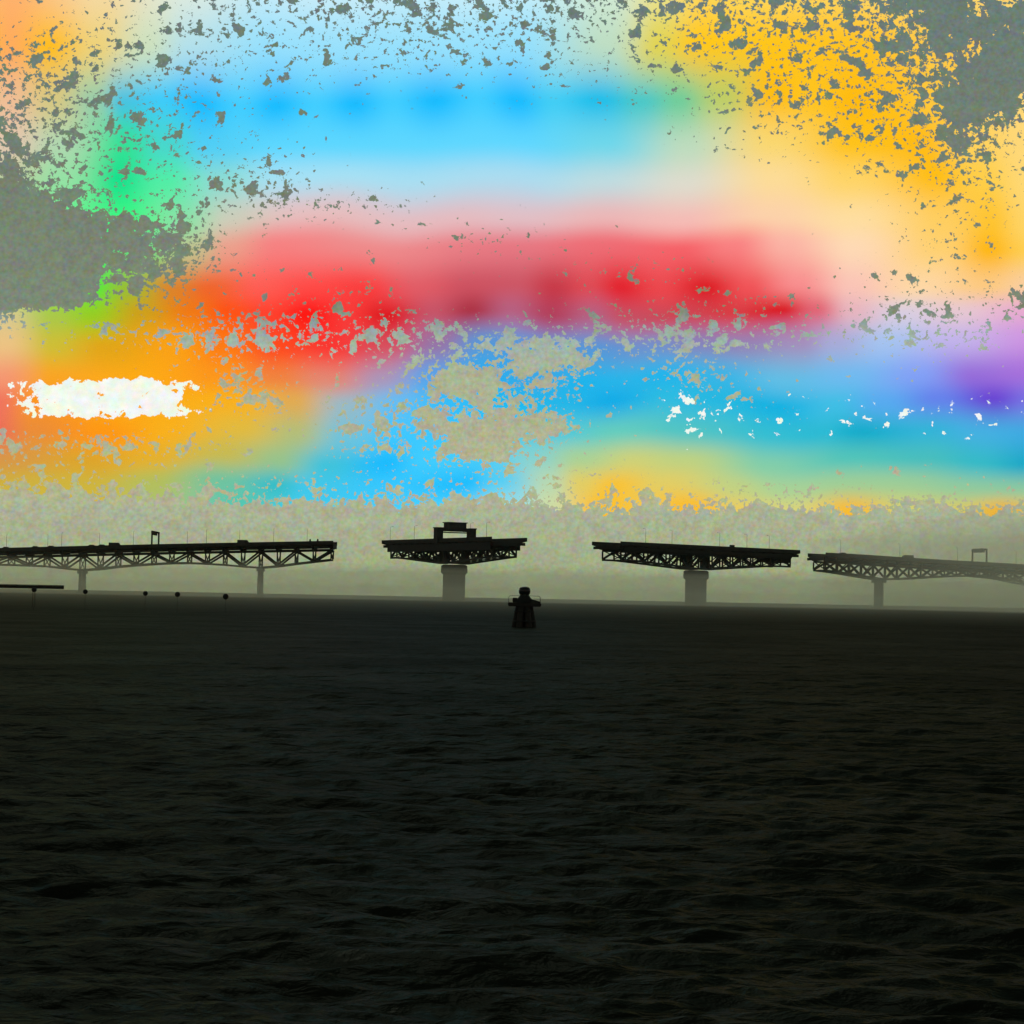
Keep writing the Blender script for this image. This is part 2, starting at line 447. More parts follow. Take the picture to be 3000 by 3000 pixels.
def bridge_span(root, s0, s1, npan, ztop, zbot, first_diag=1, wt=6.0, wd=10.5, over=0.0, hd=0.78, end_fill=False, web=0.8):
    """deck truss along local X; ztop(s) = top of parapet, zbot(s) = underside of the lower chord"""
    ss = [s0 + (s1 - s0) * i / npan for i in range(npan + 1)]
    dk = [s0 - over] + ss + [s1 + over]
    PAR, SLAB = 1.05, 1.0
    bm = bmesh.new()
    prev = None
    for s in dk:
        z = ztop(s) - PAR
        ring = [bm.verts.new(q) for q in ((s, -wd, z - 0.45), (s, 2.2 - wd, z - SLAB), (s, wd - 2.2, z - SLAB), (s, wd, z - 0.45), (s, wd, z), (s, -wd, z))]
        if prev:
            for i in range(6):
                bm.faces.new((prev[i], prev[(i + 1) % 6], ring[(i + 1) % 6], ring[i]))
        else:
            bm.faces.new(list(reversed(ring)))
        prev = ring
    bm.faces.new(prev)
    finish('road_deck', bm, M_DECK, root)
    for sg in (-1, 1):
        bm = bmesh.new()
        ribbon(bm, [(s, sg * (wd - 0.18), ztop(s) - PAR / 2 + 0.003) for s in dk], 0.36, PAR)
        finish('parapet', bm, M_DECK, root)
        bm = bmesh.new()
        ribbon(bm, [(s, sg * (wt + 1.6), ztop(s) - PAR - SLAB - web / 2 - 0.02) for s in dk[1:-1]], 0.4, web)
        finish('stringer', bm, M_STEEL, root)
        y = sg * wt
        zt = lambda s: ztop(s) - 3.75
        zb = lambda s: zbot(s) + 0.35
        bm = bmesh.new()
        ribbon(bm, [(s, y, zt(s)) for s in ss], 0.7, 0.85)
        finish('upper_chord', bm, M_STEEL, root)
        bm = bmesh.new()
        ribbon(bm, [(s, y, zb(s)) for s in ss], 0.7, 0.8)
        finish('lower_chord', bm, M_STEEL, root)
        for i, s in enumerate(ss):
            member('vertical', (s, y, zb(s) + 0.36), (s, y, zt(s) - 0.36), 0.5, 0.55, root)
        for i in range(npan):
            a, b = ss[i], ss[i + 1]
            if (i + first_diag) % 2:
                p, q = (a, y, zb(a) + 0.2), (b, y, zt(b) - 0.2)
            else:
                p, q = (a, y, zt(a) - 0.2), (b, y, zb(b) + 0.2)
            member('diagonal', p, q, hd - 0.03, hd, root)
    for s in ss:
        z = ztop(s) - PAR - SLAB
        bm = bmesh.new()
        # floor beam with tapered brackets carrying the deck edge
        for x0, x1 in ((s - 0.55, s + 0.55),):
            pts = [(-wd + 0.6, z + 0.3), (-wt - 0.5, z - 1.35), (wt + 0.5, z - 1.35), (wd - 0.6, z + 0.3)]
            pts = [(yy, min(zz, z - 0.01) if abs(yy) < wd - 3 else zz) for yy, zz in pts] 
            va = [bm.verts.new((x0, yy, zz)) for yy, zz in pts]
            vb = [bm.verts.new((x1, yy, zz)) for yy, zz in pts]
            bm.faces.new(va)
            bm.faces.new(list(reversed(vb)))
            for i in range(4):
                bm.faces.new((va[i], vb[i], vb[(i + 1) % 4], va[(i + 1) % 4]))
        finish('floor_beam', bm, M_STEEL, root)
    for i, s in enumerate(ss):
        for e in (-1, 1):
            member('sway_brace', (s + 0.3 * e, -e * (wt - 0.4), zbot(s) + 0.9), (s + 0.3 * e, e * (wt - 0.4), ztop(s) - 3.9), 0.34, 0.34, root)
        member('sway_strut', (s, -wt + 0.35, zbot(s) + 0.35), (s, wt - 0.35, zbot(s) + 0.35), 0.4, 0.4, root)
    if end_fill:
        for s in (s0 - over, s1 + over):
            bm = bmesh.new()
            k = 1 if s > 0 else -1
            box(bm, s - 0.25 - k * 0.3, s + 0.25 - k * 0.3, 0.8 - wd, wd - 0.8, ztop(s) - 3.2, ztop(s) - PAR - SLAB - 0.005)
            finish('end_girder', bm, M_STEEL, root)
    return ss


def bent_pier(root, s, ztopp, wid=2.9):
    """a round-ended wall shaft on a footing, with a cap beam below the truss bearings"""
    bm = bmesh.new()
    rings = []
    for k, z in ((1.15, -3.0), (1.1, 4.0), (1.0, ztopp - 1.2)):
        hw, hl = wid * 0.5 * k, 3.6 + wid * 0.5 * (k - 1)
        pts = []
        for e in (1, -1):
            for a in range(7):
                t = math.pi * a / 6
                pts.append((s + e * hw * math.cos(t), e * (hl + hw * math.sin(t)), z))
        rings.append([bm.verts.new(p) for p in pts])
    for a, b in zip(rings, rings[1:]):
        for q in range(14):
            bm.faces.new((a[q], a[(q + 1) % 14], b[(q + 1) % 14], b[q]))
    bm.faces.new(list(reversed(rings[0])))
    bm.faces.new(rings[-1])
    finish('pier_shaft', bm, M_CONC, root)
    bm = bmesh.new()
    box(bm, s - wid * 0.6, s + wid * 0.6, -6.6, 6.6, ztopp - 1.2, ztopp - 0.05)
    finish('pier_cap', bm, M_CONC, root)
    bm = bmesh.new()
    box(bm, s - wid * 0.9, s + wid * 0.9, -5.2, 5.2, -3.0, 0.8)
    finish('pier_footing', bm, M_CONC, root)


# ------------------------------------------------------------------ left fixed bridge
DL = 940.0
base = at(490, 1736, DL)
ox = base.x
left = thing('truss_bridge', 'long black truss bridge on two slim piers with a narrow sign gantry', 'bridge', (ox, DL, 0))


def sx(px, D=DL, o=None):
    return at(px, 1740, D).x - (ox if o is None else o)


def zz(px, py, D=DL):
    return at(px, py, D).z


tab_t = [(sx(p), zz(p, y)) for p, y in ((-330, 1616), (0, 1607), (240, 1601), (500, 1595), (760, 1590), (978, 1586))]
tab_b = [(sx(p), zz(p, y)) for p, y in ((-330, 1672), (-60, 1655), (130, 1661), (180, 1667), (240, 1673), (300, 1669), (350, 1662), (480, 1653), (560, 1652), (650, 1657), (705, 1662), (762, 1666), (820, 1661), (870, 1654), (975, 1642))]
ztL, zbL = lerp_tab(tab_t), lerp_tab(tab_b)
pan = (sx(762) - sx(240)) / 10.0
sA, sB = sx(240) - 11 * pan, sx(762) + 4 * pan
npL = 25
bridge_span(left, sA, sB, npL, ztL, zbL, first_diag=1, over=1.2, end_fill=True)
for p in (240, 762):
    bent_pier(left, sx(p), zbL(sx(p)), 1.7)

# ------------------------------------------------------------------ right fixed bridge
DR = 955.0
YAW = R(14)
pr = at(2378, 1774, DR)
right = thing('truss_bridge', 'faded grey truss bridge with a wide sign gantry dissolving into mist', 'bridge', (pr.x, DR, 0), YAW)


def sR(px):
    """distance along the right bridge for a column of the photograph"""
    k = (px - 1500.0) / F
    return (k * DR - pr.x) / (math.cos(YAW) - k * math.sin(YAW))


def zR(px, py):
    return at(px, py, DR + sR(px) * math.sin(YAW)).z


tab_t = [(sR(p), zR(p, y)) for p, y in ((2375, 1619), (2480, 1624), (2600, 1632), (2740, 1641), (2870, 1648), (3000, 1656), (3250, 1672))]
tab_b = [(sR(p), zR(p, y)) for p, y in ((2375, 1670), (2450, 1679), (2540, 1694), (2580, 1700), (2660, 1698), (2740, 1692), (2850, 1689), (2930, 1697), (3000, 1712), (3060, 1722), (3250, 1705))]
ztR, zbR = lerp_tab(tab_t), lerp_tab(tab_b)
panR = (sR(2578) - 1.0) / 4.5
panR = (sR(2578) - 3.0) / 5.0
bridge_span(right, 3.0, 3.0 + panR * 19, 19, ztR, zbR, first_diag=1, over=1.0, end_fill=True)
bent_pier(right, sR(2578), zbR(sR(2578)), 1.2)
bent_pier(right, sR(3062), zbR(sR(3062)), 1.2)


# ------------------------------------------------------------------ swing spans
def swing(label, px, D, pxl, pxr, yaw, ytop, name='swing_bridge', depth_end=7.9, depth_mid=10.6, web=0.8):
    base_ = at(px, 1756, D)
    WD = 8.0
    rt = thing(name, label, 'swing bridge', (base_.x, D, 0), R(yaw), 'opened swing spans')
    c_, s_ = math.cos(R(yaw)), math.sin(R(yaw))

    def reach(s):
        v = [(base_.x + s * c_ - t * s_) / (D + s * s_ + t * c_) for t in (-WD, WD)]
        return 1500 + F * (min(v) if s < 0 else max(v))
    sl = sr_ = 5.0
    while reach(-sl) > pxl:
        sl += 0.1
    while reach(sr_) < pxr - 3:
        sr_ += 0.1
    zt_ = at(px, ytop, D).z
    over = 3.4
    sl, sr_ = sl - over, sr_ - over
    ztf = lambda s: zt_
    zbf = lambda s: zt_ - (depth_end + (depth_mid - depth_end) * max(0.0, 1 - abs(s) / (sl * 0.84)))
    bridge_span(rt, -sl, sr_, 16, ztf, zbf, first_diag=1, wt=5.0, wd=WD, over=over, hd=0.72, end_fill=True, web=web)
    rt['reach_end'] = sr_
    # pivot: turntable drum, collar and round pier
    zb_ = zbf(0)
    bm = bmesh.new()
    lathe(bm, [(5.2, zb_ - 1.6), (5.4, zb_ - 1.5), (5.4, zb_ - 0.5), (4.6, zb_ - 0.02)], 40)
    finish('turntable', bm, M_STEEL, rt)
    bm = bmesh.new()
    lathe(bm, [(5.3, -3.0), (4.75, -2.0), (4.65, 0.5), (4.6, zb_ - 4.1), (5.5, zb_ - 3.2), (5.5, zb_ - 1.62)], 40)
    finish('pivot_pier', bm, M_CONC, rt)
    for sg in (-1, 1):
        for e in (-1, 1):
            member('tower_brace', (e * 3.4, sg * 5.2, zb_ + 0.5), (e * 0.4, sg * 5.2, zt_ - 4.4), 0.8, 0.9, rt)
        bm = bmesh.new()
        box(bm, -3.0, 3.0, sg * 4.6 - 0.2, sg * 4.6 + 0.2, zb_ + 0.4, zt_ - 4.0)
        finish('machinery_panel', bm, M_STEEL, rt)
    return rt, zt_, zbf


sw1, z1, zb1 = swing('shorter black swing span turned open under its control house, on a round pier', 1329, 900.0, 1120, 1549, -62, 1579, web=3.0)
sw2, z2, zb2 = swing('longer black swing span turned open without a house, on a round pier', 2038, 940.0, 1736, 2350, 46, 1599, web=1.2)
E2 = sw2['reach_end']
for o in (sw1, sw2):
    del o['reach_end']

# control house straddling the roadway of the first span
ch = thing('control_house', '', '', (0, 0, 0))
for k in ('label', 'category'):
    if k in ch:
        del ch[k]
bpy.data.objects.remove(ch)
bm = bmesh.new()
box(bm, -2.3, 2.3, -4.1, 4.1, z1 + 3.1, z1 + 6.5)
house = finish('control_house', bm, M_STEEL, sw1)
bm = bmesh.new()
box(bm, -2.7, 2.7, -4.5, 4.5, z1 + 6.503, z1 + 6.85)
finish('roof', bm, M_STEEL, house)
wm = None
for sg in (-1, 1):
    for k in range(5):
        if wm is None:
            bm = bmesh.new()
            box(bm, -0.03, 0.03, -0.62, 0.62, -0.6, 0.6)
            o = finish('window', bm, M_GLASS, house)
            wm = o.data
        else:
            o = link('window', wm, house)
        o.location = (sg * 2.315, -3.0 + 1.5 * k, z1 + 5.1)
for sg in (-1, 1):
    bm = bmesh.new()
    box(bm, -1.7, 1.7, sg * 7.6 - 1.35, sg * 7.6 + 1.35, z1 - 2.0, z1 + 4.2)
    tw = finish('stair_tower', bm, M_STEEL, sw1)
    bm = bmesh.new()
    box(bm, -1.95, 1.95, sg * 7.6 - 1.55, sg * 7.6 + 1.55, z1 + 4.203, z1 + 4.6)
    finish('roof', bm, M_STEEL, tw)
    bm = bmesh.new()
    y0, y1 = sorted((sg * 4.103, sg * 6.247))
    box(bm, -1.2, 1.2, y0, y1, z1 + 3.0, z1 + 4.3)
    finish('walkway', bm, M_STEEL, sw1)
for e in (-1, 1):
    member('portal_strut', (e * 1.4, -6.24, z1 + 2.6), (e * 1.4, 6.24, z1 + 2.6), 0.35, 0.35, sw1)
bm = bmesh.new()
box(bm, -0.9, 0.9, -0.7, 0.7, 0, 1.9)
cb = finish('equipment_cabinet', bm, M_STEEL, sw2)
cb.location = (16.5, -6.4, z2 - 1.045)


bm = bmesh.new()
va = [bm.verts.new(p) for p in ((E2 - 18, -4.4, z2 - 2.1), (E2 + 3, -4.4, z2 - 2.1), (E2, -4.4, z2 - 6.0), (E2 - 10, -4.4, z2 - 5.6))]
vb = [bm.verts.new((v.co.x, 4.4, v.co.z)) for v in va]
bm.faces.new(va)
bm.faces.new(list(reversed(vb)))
for i in range(4):
    bm.faces.new((va[i], vb[i], vb[(i + 1) % 4], va[(i + 1) % 4]))
finish('end_lift_housing', bm, M_STEEL, sw2)

# ------------------------------------------------------------------ gantries on the fixed bridges
def gantry(label, parent_root, s, zroad, half, h=6.2):
    m = Matrix.Rotation(parent_root.rotation_euler.z, 4, 'Z')
    p = m @ Vector((s, 0, 0)) + Vector(parent_root.location)
    g = thing('sign_gantry', label, 'sign gantry', (p.x, p.y, zroad), parent_root.rotation_euler.z, 'sign gantries over the roadway')
    for sg in (-1, 1):
        bm = bmesh.new()
        box(bm, -0.32, 0.32, sg * half - 0.3, sg * half + 0.3, 0, h)
        finish('post', bm, M_STEEL, g)
    bm = bmesh.new()
    box(bm, -0.35, 0.35, -half - 0.3, half + 0.3, h + 0.003, h + 0.75)
    finish('cross_beam', bm, M_STEEL, g)
    bm = bmesh.new()
    box(bm, -0.62, -0.36, -half * 0.75, half * 0.75, h - 0.95, h + 0.9)
    finish('sign_panel', bm, M_STEEL, g)
    for k in (-0.5, 0, 0.5):
        bm = bmesh.new()
        box(bm, 0.36, 0.75, half * k - 0.35, half * k + 0.35, h - 0.9, h + 0.5)
        finish('signal_head', bm, M_STEEL, g)


gantry('narrow dark sign gantry standing on the left truss bridge', left, sx(451), ztL(sx(451)) - 1.05, 9.0, 6.1)
gantry('wide dark sign gantry standing on the misty right truss bridge', right, sR(2872), ztR(sR(2872)) - 1.05, 7.0, 6.4)


# ------------------------------------------------------------------ street lamps
def make_lamp():
    g = thing('street_lamp', 'x', 'street lamp', (0, 0, 0), 0, 'street lamps along the bridge')
    bm = bmesh.new()
    lathe(bm, [(0.16, 0), (0.16, 0.4), (0.075, 0.5), (0.05, 6.6)], 8)
    finish('pole', bm, M_STEEL, g)
    bm = bmesh.new()
    tube(bm, [(0, 0, 6.58), (0, 0.4, 6.85), (0, 1.0, 6.9)], 0.035, 6)
    finish('arm', bm, M_STEEL, g)
    bm = bmesh.new()
    box(bm, -0.1, 0.1, 0.9, 1.4, 6.85, 6.97)
    finish('lamp_head', bm, M_STEEL, g)
    return g


def copy_tree(o, parent=None):
    c = o.copy()
    COL.objects.link(c)
    if parent is not None:
        c.parent = parent
    for k in o.children:
        copy_tree(k, c)
    return c


def on_bridge(root, s, t, z):
    m = Matrix.Rotation(root.rotation_euler.z, 4, 'Z')
    return m @ Vector((s, t, 0)) + Vector((root.location.x, root.location.y, z))


wdo = lambda rt: 8.0 if rt in (sw1, sw2) else 10.5
lamp0 = make_lamp()
first = True
LS = []
for i, px in enumerate((30, 122, 190, 275, 398, 535, 610, 690, 805, 890)):
    LS.append((left, sx(px), ztL(sx(px)), 1 if i % 2 else -1))
LSL = ['leftmost street lamp on the left truss bridge', 'street lamp between the leftmost lamp and the first pier, left truss bridge',
       'street lamp just left of the first pier of the left truss bridge', 'street lamp just right of the first pier of the left truss bridge',
       'street lamp just left of the narrow sign gantry', 'first street lamp right of the narrow sign gantry',
       'street lamp midway between the narrow gantry and second pier, left bridge', 'street lamp just left of the second pier of the left truss bridge',
       'street lamp just right of the second pier of the left truss bridge', 'street lamp nearest the open right end of the left truss bridge']
for s_, l_ in ((-48, 'street lamp at the left end of the shorter swing span'), (-24, 'street lamp on the shorter swing span left of its control house'),
               (28, 'street lamp on the shorter swing span just right of its control house'), (42, 'street lamp at the right end of the shorter swing span')):
    LS.append((sw1, s_, z1, -1))
    LSL.append(l_)
for s_, l_ in ((-42, 'leftmost street lamp on the longer swing span'), (-25, 'second street lamp from the left on the longer swing span'),
               (7, 'street lamp over the round pier of the longer swing span'), (26, 'fourth street lamp from the left on the longer swing span'),
               (42, 'rightmost street lamp on the longer swing span')):
    LS.append((sw2, s_, z2, -1))
    LSL.append(l_)
for px, l_ in ((2440, 'street lamp nearest the open left end of the misty right bridge'), (2612, 'street lamp just right of the pier of the misty right bridge'),
               (2780, 'street lamp left of the wide sign gantry on the misty right bridge'), (2950, 'street lamp right of the wide sign gantry on the misty bridge')):
    LS.append((right, sR(px), ztR(sR(px)), -1))
    LSL.append(l_)
for (rt, s_, z_, sg), l_ in zip(LS, LSL):
    o = lamp0 if first else copy_tree(lamp0)
    first = False
    o.location = on_bridge(rt, s_, sg * (wdo(rt) - 0.9), z_ - 1.05)
    o.rotation_euler.z = rt.rotation_euler.z + (0 if sg < 0 else math.pi)
    o['label'] = l_


# ------------------------------------------------------------------ waiting vehicles
def make_car(name, cat, prof, cab, L, wid, wr):
    g = thing(name, 'x', cat, (0, 0, 0), 0, 'vehicles waiting on the bridge')
    bm = bmesh.new()
    va = [bm.verts.new((x, -wid / 2, z)) for x, z in prof]
    vb = [bm.verts.new((x, wid / 2, z)) for x, z in prof]
    bm.faces.new(va)
    bm.faces.new(list(reversed(vb)))
    for i in range(len(prof)):
        j = (i + 1) % len(prof)
        bm.faces.new((va[i], vb[i], vb[j], va[j]))
    bmesh.ops.bevel(bm, geom=list(bm.edges), offset=0.05, segments=2, affect='EDGES')
    finish('body', bm, M_CAR, g)
    bm = bmesh.new()
    k = wid / 2 - 0.02
    va = [bm.verts.new((x, -k - 0.03, z)) for x, z in cab]
    vb = [bm.verts.new((x, k + 0.03, z)) for x, z in cab]
    bm.faces.new(va)
    bm.faces.new(list(reversed(vb)))
    for i in range(len(cab)):
        j = (i + 1) % len(cab)
        bm.faces.new((va[i], vb[i], vb[j], va[j]))
    finish('side_window', bm, M_GLASS, g)
    wme = None
    for ex in (-L * 0.3, L * 0.3):
        for sg in (-1, 1):
            if wme is None:
                bm = bmesh.new()
                lathe(bm, [(wr * 0.6, -0.12), (wr, -0.09), (wr, 0.09), (wr * 0.6, 0.12)], 16)
                o = finish('wheel', bm, M_RUB, g)
                wme = o.data
            else:
                o = link('wheel', wme, g)
            o.rotation_euler = (math.pi / 2, 0, 0)
            o.location = (ex, sg * (wid / 2 - 0.1), wr)
    return g


car0 = make_car('car', 'car', [(-2.2, 0.3), (2.2, 0.3), (2.2, 0.75), (1.2, 0.95), (0.55, 1.5), (-1.1, 1.52), (-1.9, 1.0), (-2.2, 0.9)],
                [(-1.55, 1.02), (0.95, 1.0), (0.5, 1.4), (-1.02, 1.42)], 4.4, 1.8, 0.33)
van0 = make_car('van', 'van', [(-2.7, 0.35), (2.7, 0.35), (2.7, 1.0), (2.2, 1.15), (1.6, 2.1), (1.3, 2.2), (-2.6, 2.2), (-2.7, 2.0)],
                [(0.4, 1.25), (2.0, 1.2), (1.5, 1.95), (0.4, 2.0)], 5.4, 1.95, 0.36)
CARS = [(car0, left, sx(27), 'leftmost dark car, its roof above the parapet of the left bridge'),
        (car0, left, sx(112), 'dark car on the left bridge between its leftmost car and first pier'),
        (car0, left, sx(158), 'dark car on the left bridge close to the left of the first pier'),
        (car0, left, sx(276), 'dark car on the left bridge just right of the first pier'),
        (car0, left, sx(306), 'middle dark car between the first pier and narrow gantry, left bridge'),
        (van0, left, sx(342), 'dark van left of the narrow sign gantry on the left bridge'),
        (van0, left, sx(716), 'dark van near the second pier on the left bridge'),
        (car0, right, sR(2452), 'dark car near the open left end of the misty right bridge'),
        (van0, right, sR(2642), 'dark van on the misty right bridge just right of its pier')]
used = set()
for src, rt, s_, l_ in CARS:
    o = src if src.name not in used else copy_tree(src)
    used.add(src.name)
    zt_ = ztL(s_) if rt is left else ztR(s_)
    o.location = on_bridge(rt, s_, -6.5, zt_ - 1.045)
    o.rotation_euler.z = rt.rotation_euler.z + (math.pi if rt is right else 0)
    o['label'] = l_


# warning gates by the open end of the left bridge
def make_gate():
    g = thing('warning_gate', 'x', 'warning gate', (0, 0, 0), 0, 'warning gates at the open end of the left bridge')
    bm = bmesh.new()
    box(bm, -0.4, 0.4, -0.35, 0.35, 0, 1.35)
    finish('cabinet', bm, M_STEEL, g)
    bm = bmesh.new()
    lathe(bm, [(0.3, 1.352), (0.34, 1.5), (0.3, 1.9), (0.1, 2.0)], 12)
    finish('beacon', bm, M_STEEL, g)
    bm = bmesh.new()
    box(bm, -0.07, 0.07, 0.352, 7.5, 0.95, 1.1)
    finish('gate_arm', bm, M_STEEL, g)
    return g


g0 = make_gate()
for i, px in enumerate((911, 933)):
    o = g0 if i == 0 else copy_tree(g0)
    o.location = on_bridge(left, sx(px), -9.4, ztL(sx(px)) - 1.045)
    o['label'] = ('warning gate set further from the open right end of left bridge', 'warning gate nearer the open right end of the left bridge')[i]

# ------------------------------------------------------------------ channel marker
DM = 119.3
mb = at(1535, 1838, DM)
mk = thing('channel_marker', 'black channel marker, flared pile cluster with side platforms and round lantern, standing alone midwater', 'channel marker', (mb.x, DM, 0))
mk.scale = (0.76, 0.76, 0.76)
for k in range(7):
    a = 2 * math.pi * k / 6
    rb, rt_ = (0.0, 0.0) if k == 6 else (0.66, 0.42)
    bm = bmesh.new()
    tube(bm, [(rb * 1.25 * math.cos(a), rb * 1.25 * math.sin(a), -1.2), (rb * math.cos(a), rb * math.sin(a), 0.0), (rt_ * math.cos(a), rt_ * math.sin(a), 1.5)], [0.27, 0.25, 0.21], 12)
    finish('pile', bm, M_WOOD, mk, True)
for z_, r_ in ((0.45, 0.86), (1.15, 0.74)):
    bm = bmesh.new()
    lathe(bm, [(r_ - 0.06, z_ - 0.05), (r_, z_ - 0.04), (r_, z_ + 0.04), (r_ - 0.06, z_ + 0.05)], 28)
    finish('cable_band', bm, M_STEEL, mk)
bm = bmesh.new()
box(bm, -1.17, 1.2, -0.62, 0.62, 1.502, 1.78)
bmesh.ops.bevel(bm, geom=list(bm.edges), offset=0.05, segments=2, affect='EDGES')
finish('platform', bm, M_WOOD, mk)
bm = bmesh.new()
lathe(bm, [(0.66, 1.782), (0.6, 1.95), (0.46, 2.12), (0.36, 2.25), (0.34, 2.32)], 24)
finish('pedestal', bm, M_STEEL, mk, True)
bm = bmesh.new()
lathe(bm, [(0.30, 2.322), (0.37, 2.38), (0.41, 2.5), (0.42, 2.66), (0.39, 2.8), (0.3, 2.88), (0.16, 2.92), (0.05, 2.93)], 28)
finish('lantern', bm, M_GLASS, mk, True)
bm = bmesh.new()
box(bm, -0.86, -0.5, -0.3, 0.3, 1.783, 2.12)
bmesh.ops.bevel(bm, geom=list(bm.edges), offset=0.03, segments=2, affect='EDGES')
finish('battery_box', bm, M_STEEL, mk)
bm = bmesh.new()
v = [bm.verts.new(p) for p in ((0.45, -0.5, 1.783), (1.16, -0.5, 1.783), (1.16, -0.5, 1.86), (0.45, -0.5, 2.06), (0.45, 0.5, 1.783), (1.16, 0.5, 1.783), (1.16, 0.5, 1.86), (0.45, 0.5, 2.06))]
for f in ((0, 1, 2, 3), (4, 7, 6, 5), (0, 4, 5, 1), (1, 5, 6, 2), (2, 6, 7, 3), (3, 7, 4, 0)):
    bm.faces.new([v[i] for i in f])
finish('solar_panel', bm, M_GLASS, mk)
for sg in (-1, 1):
    for y in (-0.55, 0.55):
        bm = bmesh.new()
        x1_ = sg * 1.13
        tube(bm, [(x1_, y, 1.7), (x1_, y, 2.14), (x1_ - sg * 0.03, y, 2.22), (x1_ - sg * 0.12, y, 2.26), (sg * 0.36, y, 2.27)], 0.015, 6)
        finish('handrail', bm, M_STEEL, mk, True)

# ------------------------------------------------------------------ ball-topped stakes
DS = 165.0
BU = [(100, 1727.5, 7.6, 'black ball-topped stake below the right half of the low jetty'),
      (250, 1733.5, 7.0, 'black ball-topped stake by the foot of the first bridge pier'),
      (426, 1738.5, 7.2, 'left one of the close pair of ball-topped stakes'),
      (520, 1741.5, 7.8, 'right one of the close pair of ball-topped stakes'),
      (661, 1748.0, 8.6, 'ball-topped stake furthest right of the five, biggest ball')]
for i, (px, py, rp, l_) in enumerate(BU):
    r_ = rp * DS / F
    p = at(px, py, DS)
    g = thing('marker_stake', l_, 'marker stake', (p.x, DS, 0), 0, 'row of ball-topped stakes in the water at left')
    bm = bmesh.new()
    bmesh.ops.create_uvsphere(bm, u_segments=24, v_segments=16, radius=r_, matrix=Matrix.Translation((0, 0, p.z)))
    finish('ball', bm, M_BUOY, g, True)
    bm = bmesh.new()
    lathe(bm, [(r_ * 0.99, p.z - 0.02), (r_ * 1.04, p.z - 0.015), (r_ * 1.04, p.z + 0.015), (r_ * 0.99, p.z + 0.02)], 24)
    finish('seam_band', bm, M_RUB, g)
    bm = bmesh.new()
    lathe(bm, [(0.009, -1.5), (0.008, p.z - r_ * 0.95)], 8)
    finish('stake', bm, M_WOOD, g)

# ------------------------------------------------------------------ low jetty at the left edge
DJ = 190.0
pe = at(184, 1719, DJ)
jt = thing('jetty', 'long low black jetty on thin piles reaching in from the left edge', 'jetty', (pe.x, DJ, 0))
zt_, zb_ = at(100, 1713, DJ).z, at(100, 1724.5, DJ).z
nb = 60
plank = None
for k in range(nb):
    if plank is None:
        bm = bmesh.new()
        box(bm, -0.235, 0.235, -0.72, 0.72, -0.045, 0)
        o = finish('plank', bm, M_WOOD, jt)
        plank = o.data
    else:
        o = link('plank', plank, jt)
    o.location = (-0.25 - 0.5 * k, random.uniform(-0.02, 0.02), zt_ + random.uniform(-0.004, 0.004))
    o.rotation_euler.z = random.uniform(-0.01, 0.01)
for y in (-0.6, 0.6):
    bm = bmesh.new()
    box(bm, -29.9, -0.03, y - 0.07, y + 0.07, zb_, zt_ - 0.055)
    finish('edge_beam', bm, M_WOOD, jt)
pm = None
for k in range(5):
    for y in (-0.45, 0.45):
        if pm is None:
            bm = bmesh.new()
            lathe(bm, [(0.021, -2.5), (0.02, zb_ + 0.2)], 10)
            o = finish('pile', bm, M_WOOD, jt)
            pm = o.data
        else:
            o = link('pile', pm, jt)
        o.location = ((100 - 184) * DJ / F - 6.2 * k, y, 0)

# ------------------------------------------------------------------ water
xs = [0.0]
st = 0.035
while xs[-1] < 7000:
    xs.append(xs[-1] + st)
    if xs[-1] > 2.8:
        st *= 1.027
xs = np.array(xs)
gx = np.concatenate([-xs[:0:-1], xs])
ys = [7.0]
while ys[-1] < 7500:
    y = ys[-1]
    ys.append(y * (1.0034 if y < 170 else 1.03))
gy = np.concatenate([[-600, -200, -60, -20, -5, 0, 3, 5, 6], np.array(ys)])
GX, GY = np.meshgrid(gx, gy)
dy = np.gradient(gy)[:, None]
dx = np.gradient(gx)[None, :]
HZ = np.zeros_like(GX)
nw = 110
lam = np.exp(rng.uniform(np.log(0.11), np.log(1.0), nw))
ang = rng.normal(0.1, 0.55, nw)
lam = np.concatenate([lam, np.exp(rng.uniform(np.log(0.9), np.log(3.0), 26))])
ang = np.concatenate([ang, rng.normal(0.1, 0.45, 26)])
amps = 0.0043 * lam ** 0.9
amps[nw:] *= 0.42
for l_, a_, amp in zip(lam, ang, amps):
    kx, ky = 2 * math.pi / l_ * math.sin(a_), 2 * math.pi / l_ * math.cos(a_)
    fade = np.clip((l_ / (dy * abs(math.cos(a_)) + 1e-6) - 3) / 3, 0, 1) * np.clip((l_ / (dx * abs(math.sin(a_)) + 1e-6) - 3) / 3, 0, 1)
    ph = kx * GX + ky * GY + rng.uniform(0, 6.28) + 0.8 * np.sin(GX * rng.uniform(0.1, 0.5) + GY * rng.uniform(-.1, .1) + rng.uniform(0, 6))
    HZ += amp * fade * (np.sin(ph) + 0.25 * np.sin(2 * ph + 0.6))
ny, nx = GX.shape
co = np.stack([GX, GY, HZ], -1).reshape(-1, 3).astype(np.float32)
idx = np.arange(ny * nx).reshape(ny, nx)
quads = np.stack([idx[:-1, :-1], idx[:-1, 1:], idx[1:, 1:], idx[1:, :-1]], -1).reshape(-1, 4)
me = bpy.data.meshes.new('water')
me.vertices.add(len(co))
me.vertices.foreach_set('co', co.ravel())
me.loops.add(quads.size)
me.loops.foreach_set('vertex_index', quads.ravel().astype(np.int32))
me.polygons.add(len(quads))
me.polygons.foreach_set('loop_start', np.arange(0, quads.size, 4, dtype=np.int32))
me.polygons.foreach_set('use_smooth', np.ones(len(quads), dtype=bool))
me.update(calc_edges=True)
water = link('water', me)
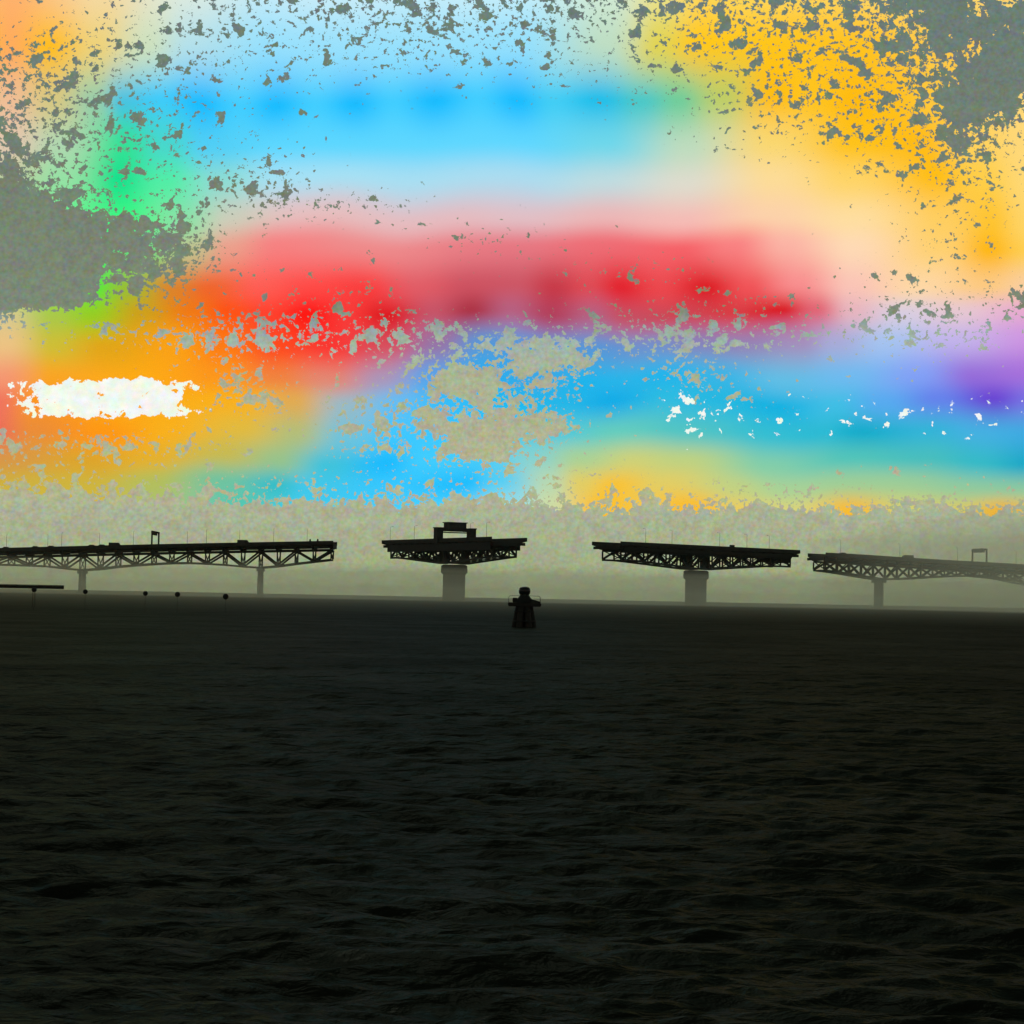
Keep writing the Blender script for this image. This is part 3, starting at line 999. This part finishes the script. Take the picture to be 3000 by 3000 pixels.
water['kind'] = 'structure'
mw = bpy.data.materials.new('dark_river_water')
mw.use_nodes = True
n = NT(mw.node_tree)
mw.node_tree.nodes.clear()
tcw = n.new('ShaderNodeTexCoord')
mp = n.new('ShaderNodeMapping')
mp.inputs['Scale'].default_value = (0.9, 1.0, 1.0)
n.l.new(tcw.outputs['Object'], mp.inputs['Vector'])
h1 = n.noise(mp.outputs[0], 6.0, 4.0, 0.55, 0.3)
h2 = n.noise(mp.outputs[0], 1.6, 3.0, 0.5, 0.4)
h3 = n.noise(mp.outputs[0], 0.4, 3.0, 0.55, 0.4)
hs = n.m('ADD', n.m('ADD', n.m('MULTIPLY', h1, 0.1), n.m('MULTIPLY', h2, 0.26)), n.m('MULTIPLY', h3, 0.75))
bp = n.new('ShaderNodeBump')
bp.inputs['Strength'].default_value = 0.9
bp.inputs['Distance'].default_value = 0.6
n.l.new(hs, bp.inputs['Height'])
big = n.noise(tcw.outputs['Object'], 0.16, 2.0, 0.5)
gl = n.new('ShaderNodeBsdfGlossy')
gl.inputs['Roughness'].default_value = 0.32
gl.inputs['Color'].default_value = (0.86, 1.0, 0.84, 1)
n.l.new(bp.outputs[0], gl.inputs['Normal'])
df = n.new('ShaderNodeBsdfDiffuse')
df.inputs['Color'].default_value = (0.0085, 0.010, 0.0065, 1)
n.l.new(bp.outputs[0], df.inputs['Normal'])
lw = n.new('ShaderNodeLayerWeight')
lw.inputs['Blend'].default_value = 0.5
n.l.new(bp.outputs[0], lw.inputs['Normal'])
fc = n.m('POWER', lw.outputs['Facing'], 3.0)
fc = n.m('MULTIPLY_ADD', fc, 0.05, 0.001)
fc = n.m('MULTIPLY', fc, n.smooth(big, 0.3, 0.7, 0.75, 1.2, 'LINEAR'))
mx = n.new('ShaderNodeMixShader')
n.l.new(fc, mx.inputs[0])
n.l.new(df.outputs[0], mx.inputs[1])
n.l.new(gl.outputs[0], mx.inputs[2])
ow = n.new('ShaderNodeOutputMaterial')
n.l.new(mx.outputs[0], ow.inputs['Surface'])
me.materials.append(mw)


# ------------------------------------------------------------------ air
def air(name, x0, x1, y0, y1, z0, z1, density, c):
    bm = bmesh.new()
    box(bm, x0, x1, y0, y1, z0, z1)
    m = bpy.data.materials.new(name)
    m.use_nodes = True
    m.node_tree.nodes.clear()
    k = NT(m.node_tree)
    pv_ = k.new('ShaderNodeVolumePrincipled')
    pv_.inputs['Color'].default_value = (*c, 1)
    pv_.inputs['Density'].default_value = density
    pv_.inputs['Anisotropy'].default_value = 0.85
    o_ = k.new('ShaderNodeOutputMaterial')
    k.l.new(pv_.outputs[0], o_.inputs['Volume'])
    o = finish(name, bm, m)
    o['kind'] = 'stuff'
    return o


HC = (0.90, 0.97, 0.76)
air('haze', -7400, 7400, -700, 7900, -4.0, 42.0, 0.00002, HC)
air('haze', -900, 900, 175, 1000, -3.6, 5.0, 0.00055, HC)
air('haze', -880, 880, 660, 970, -3.4, 11.5, 0.0018, HC)
air('haze', 128, 600, 560, 990, -3.2, 30.0, 0.0021, HC)
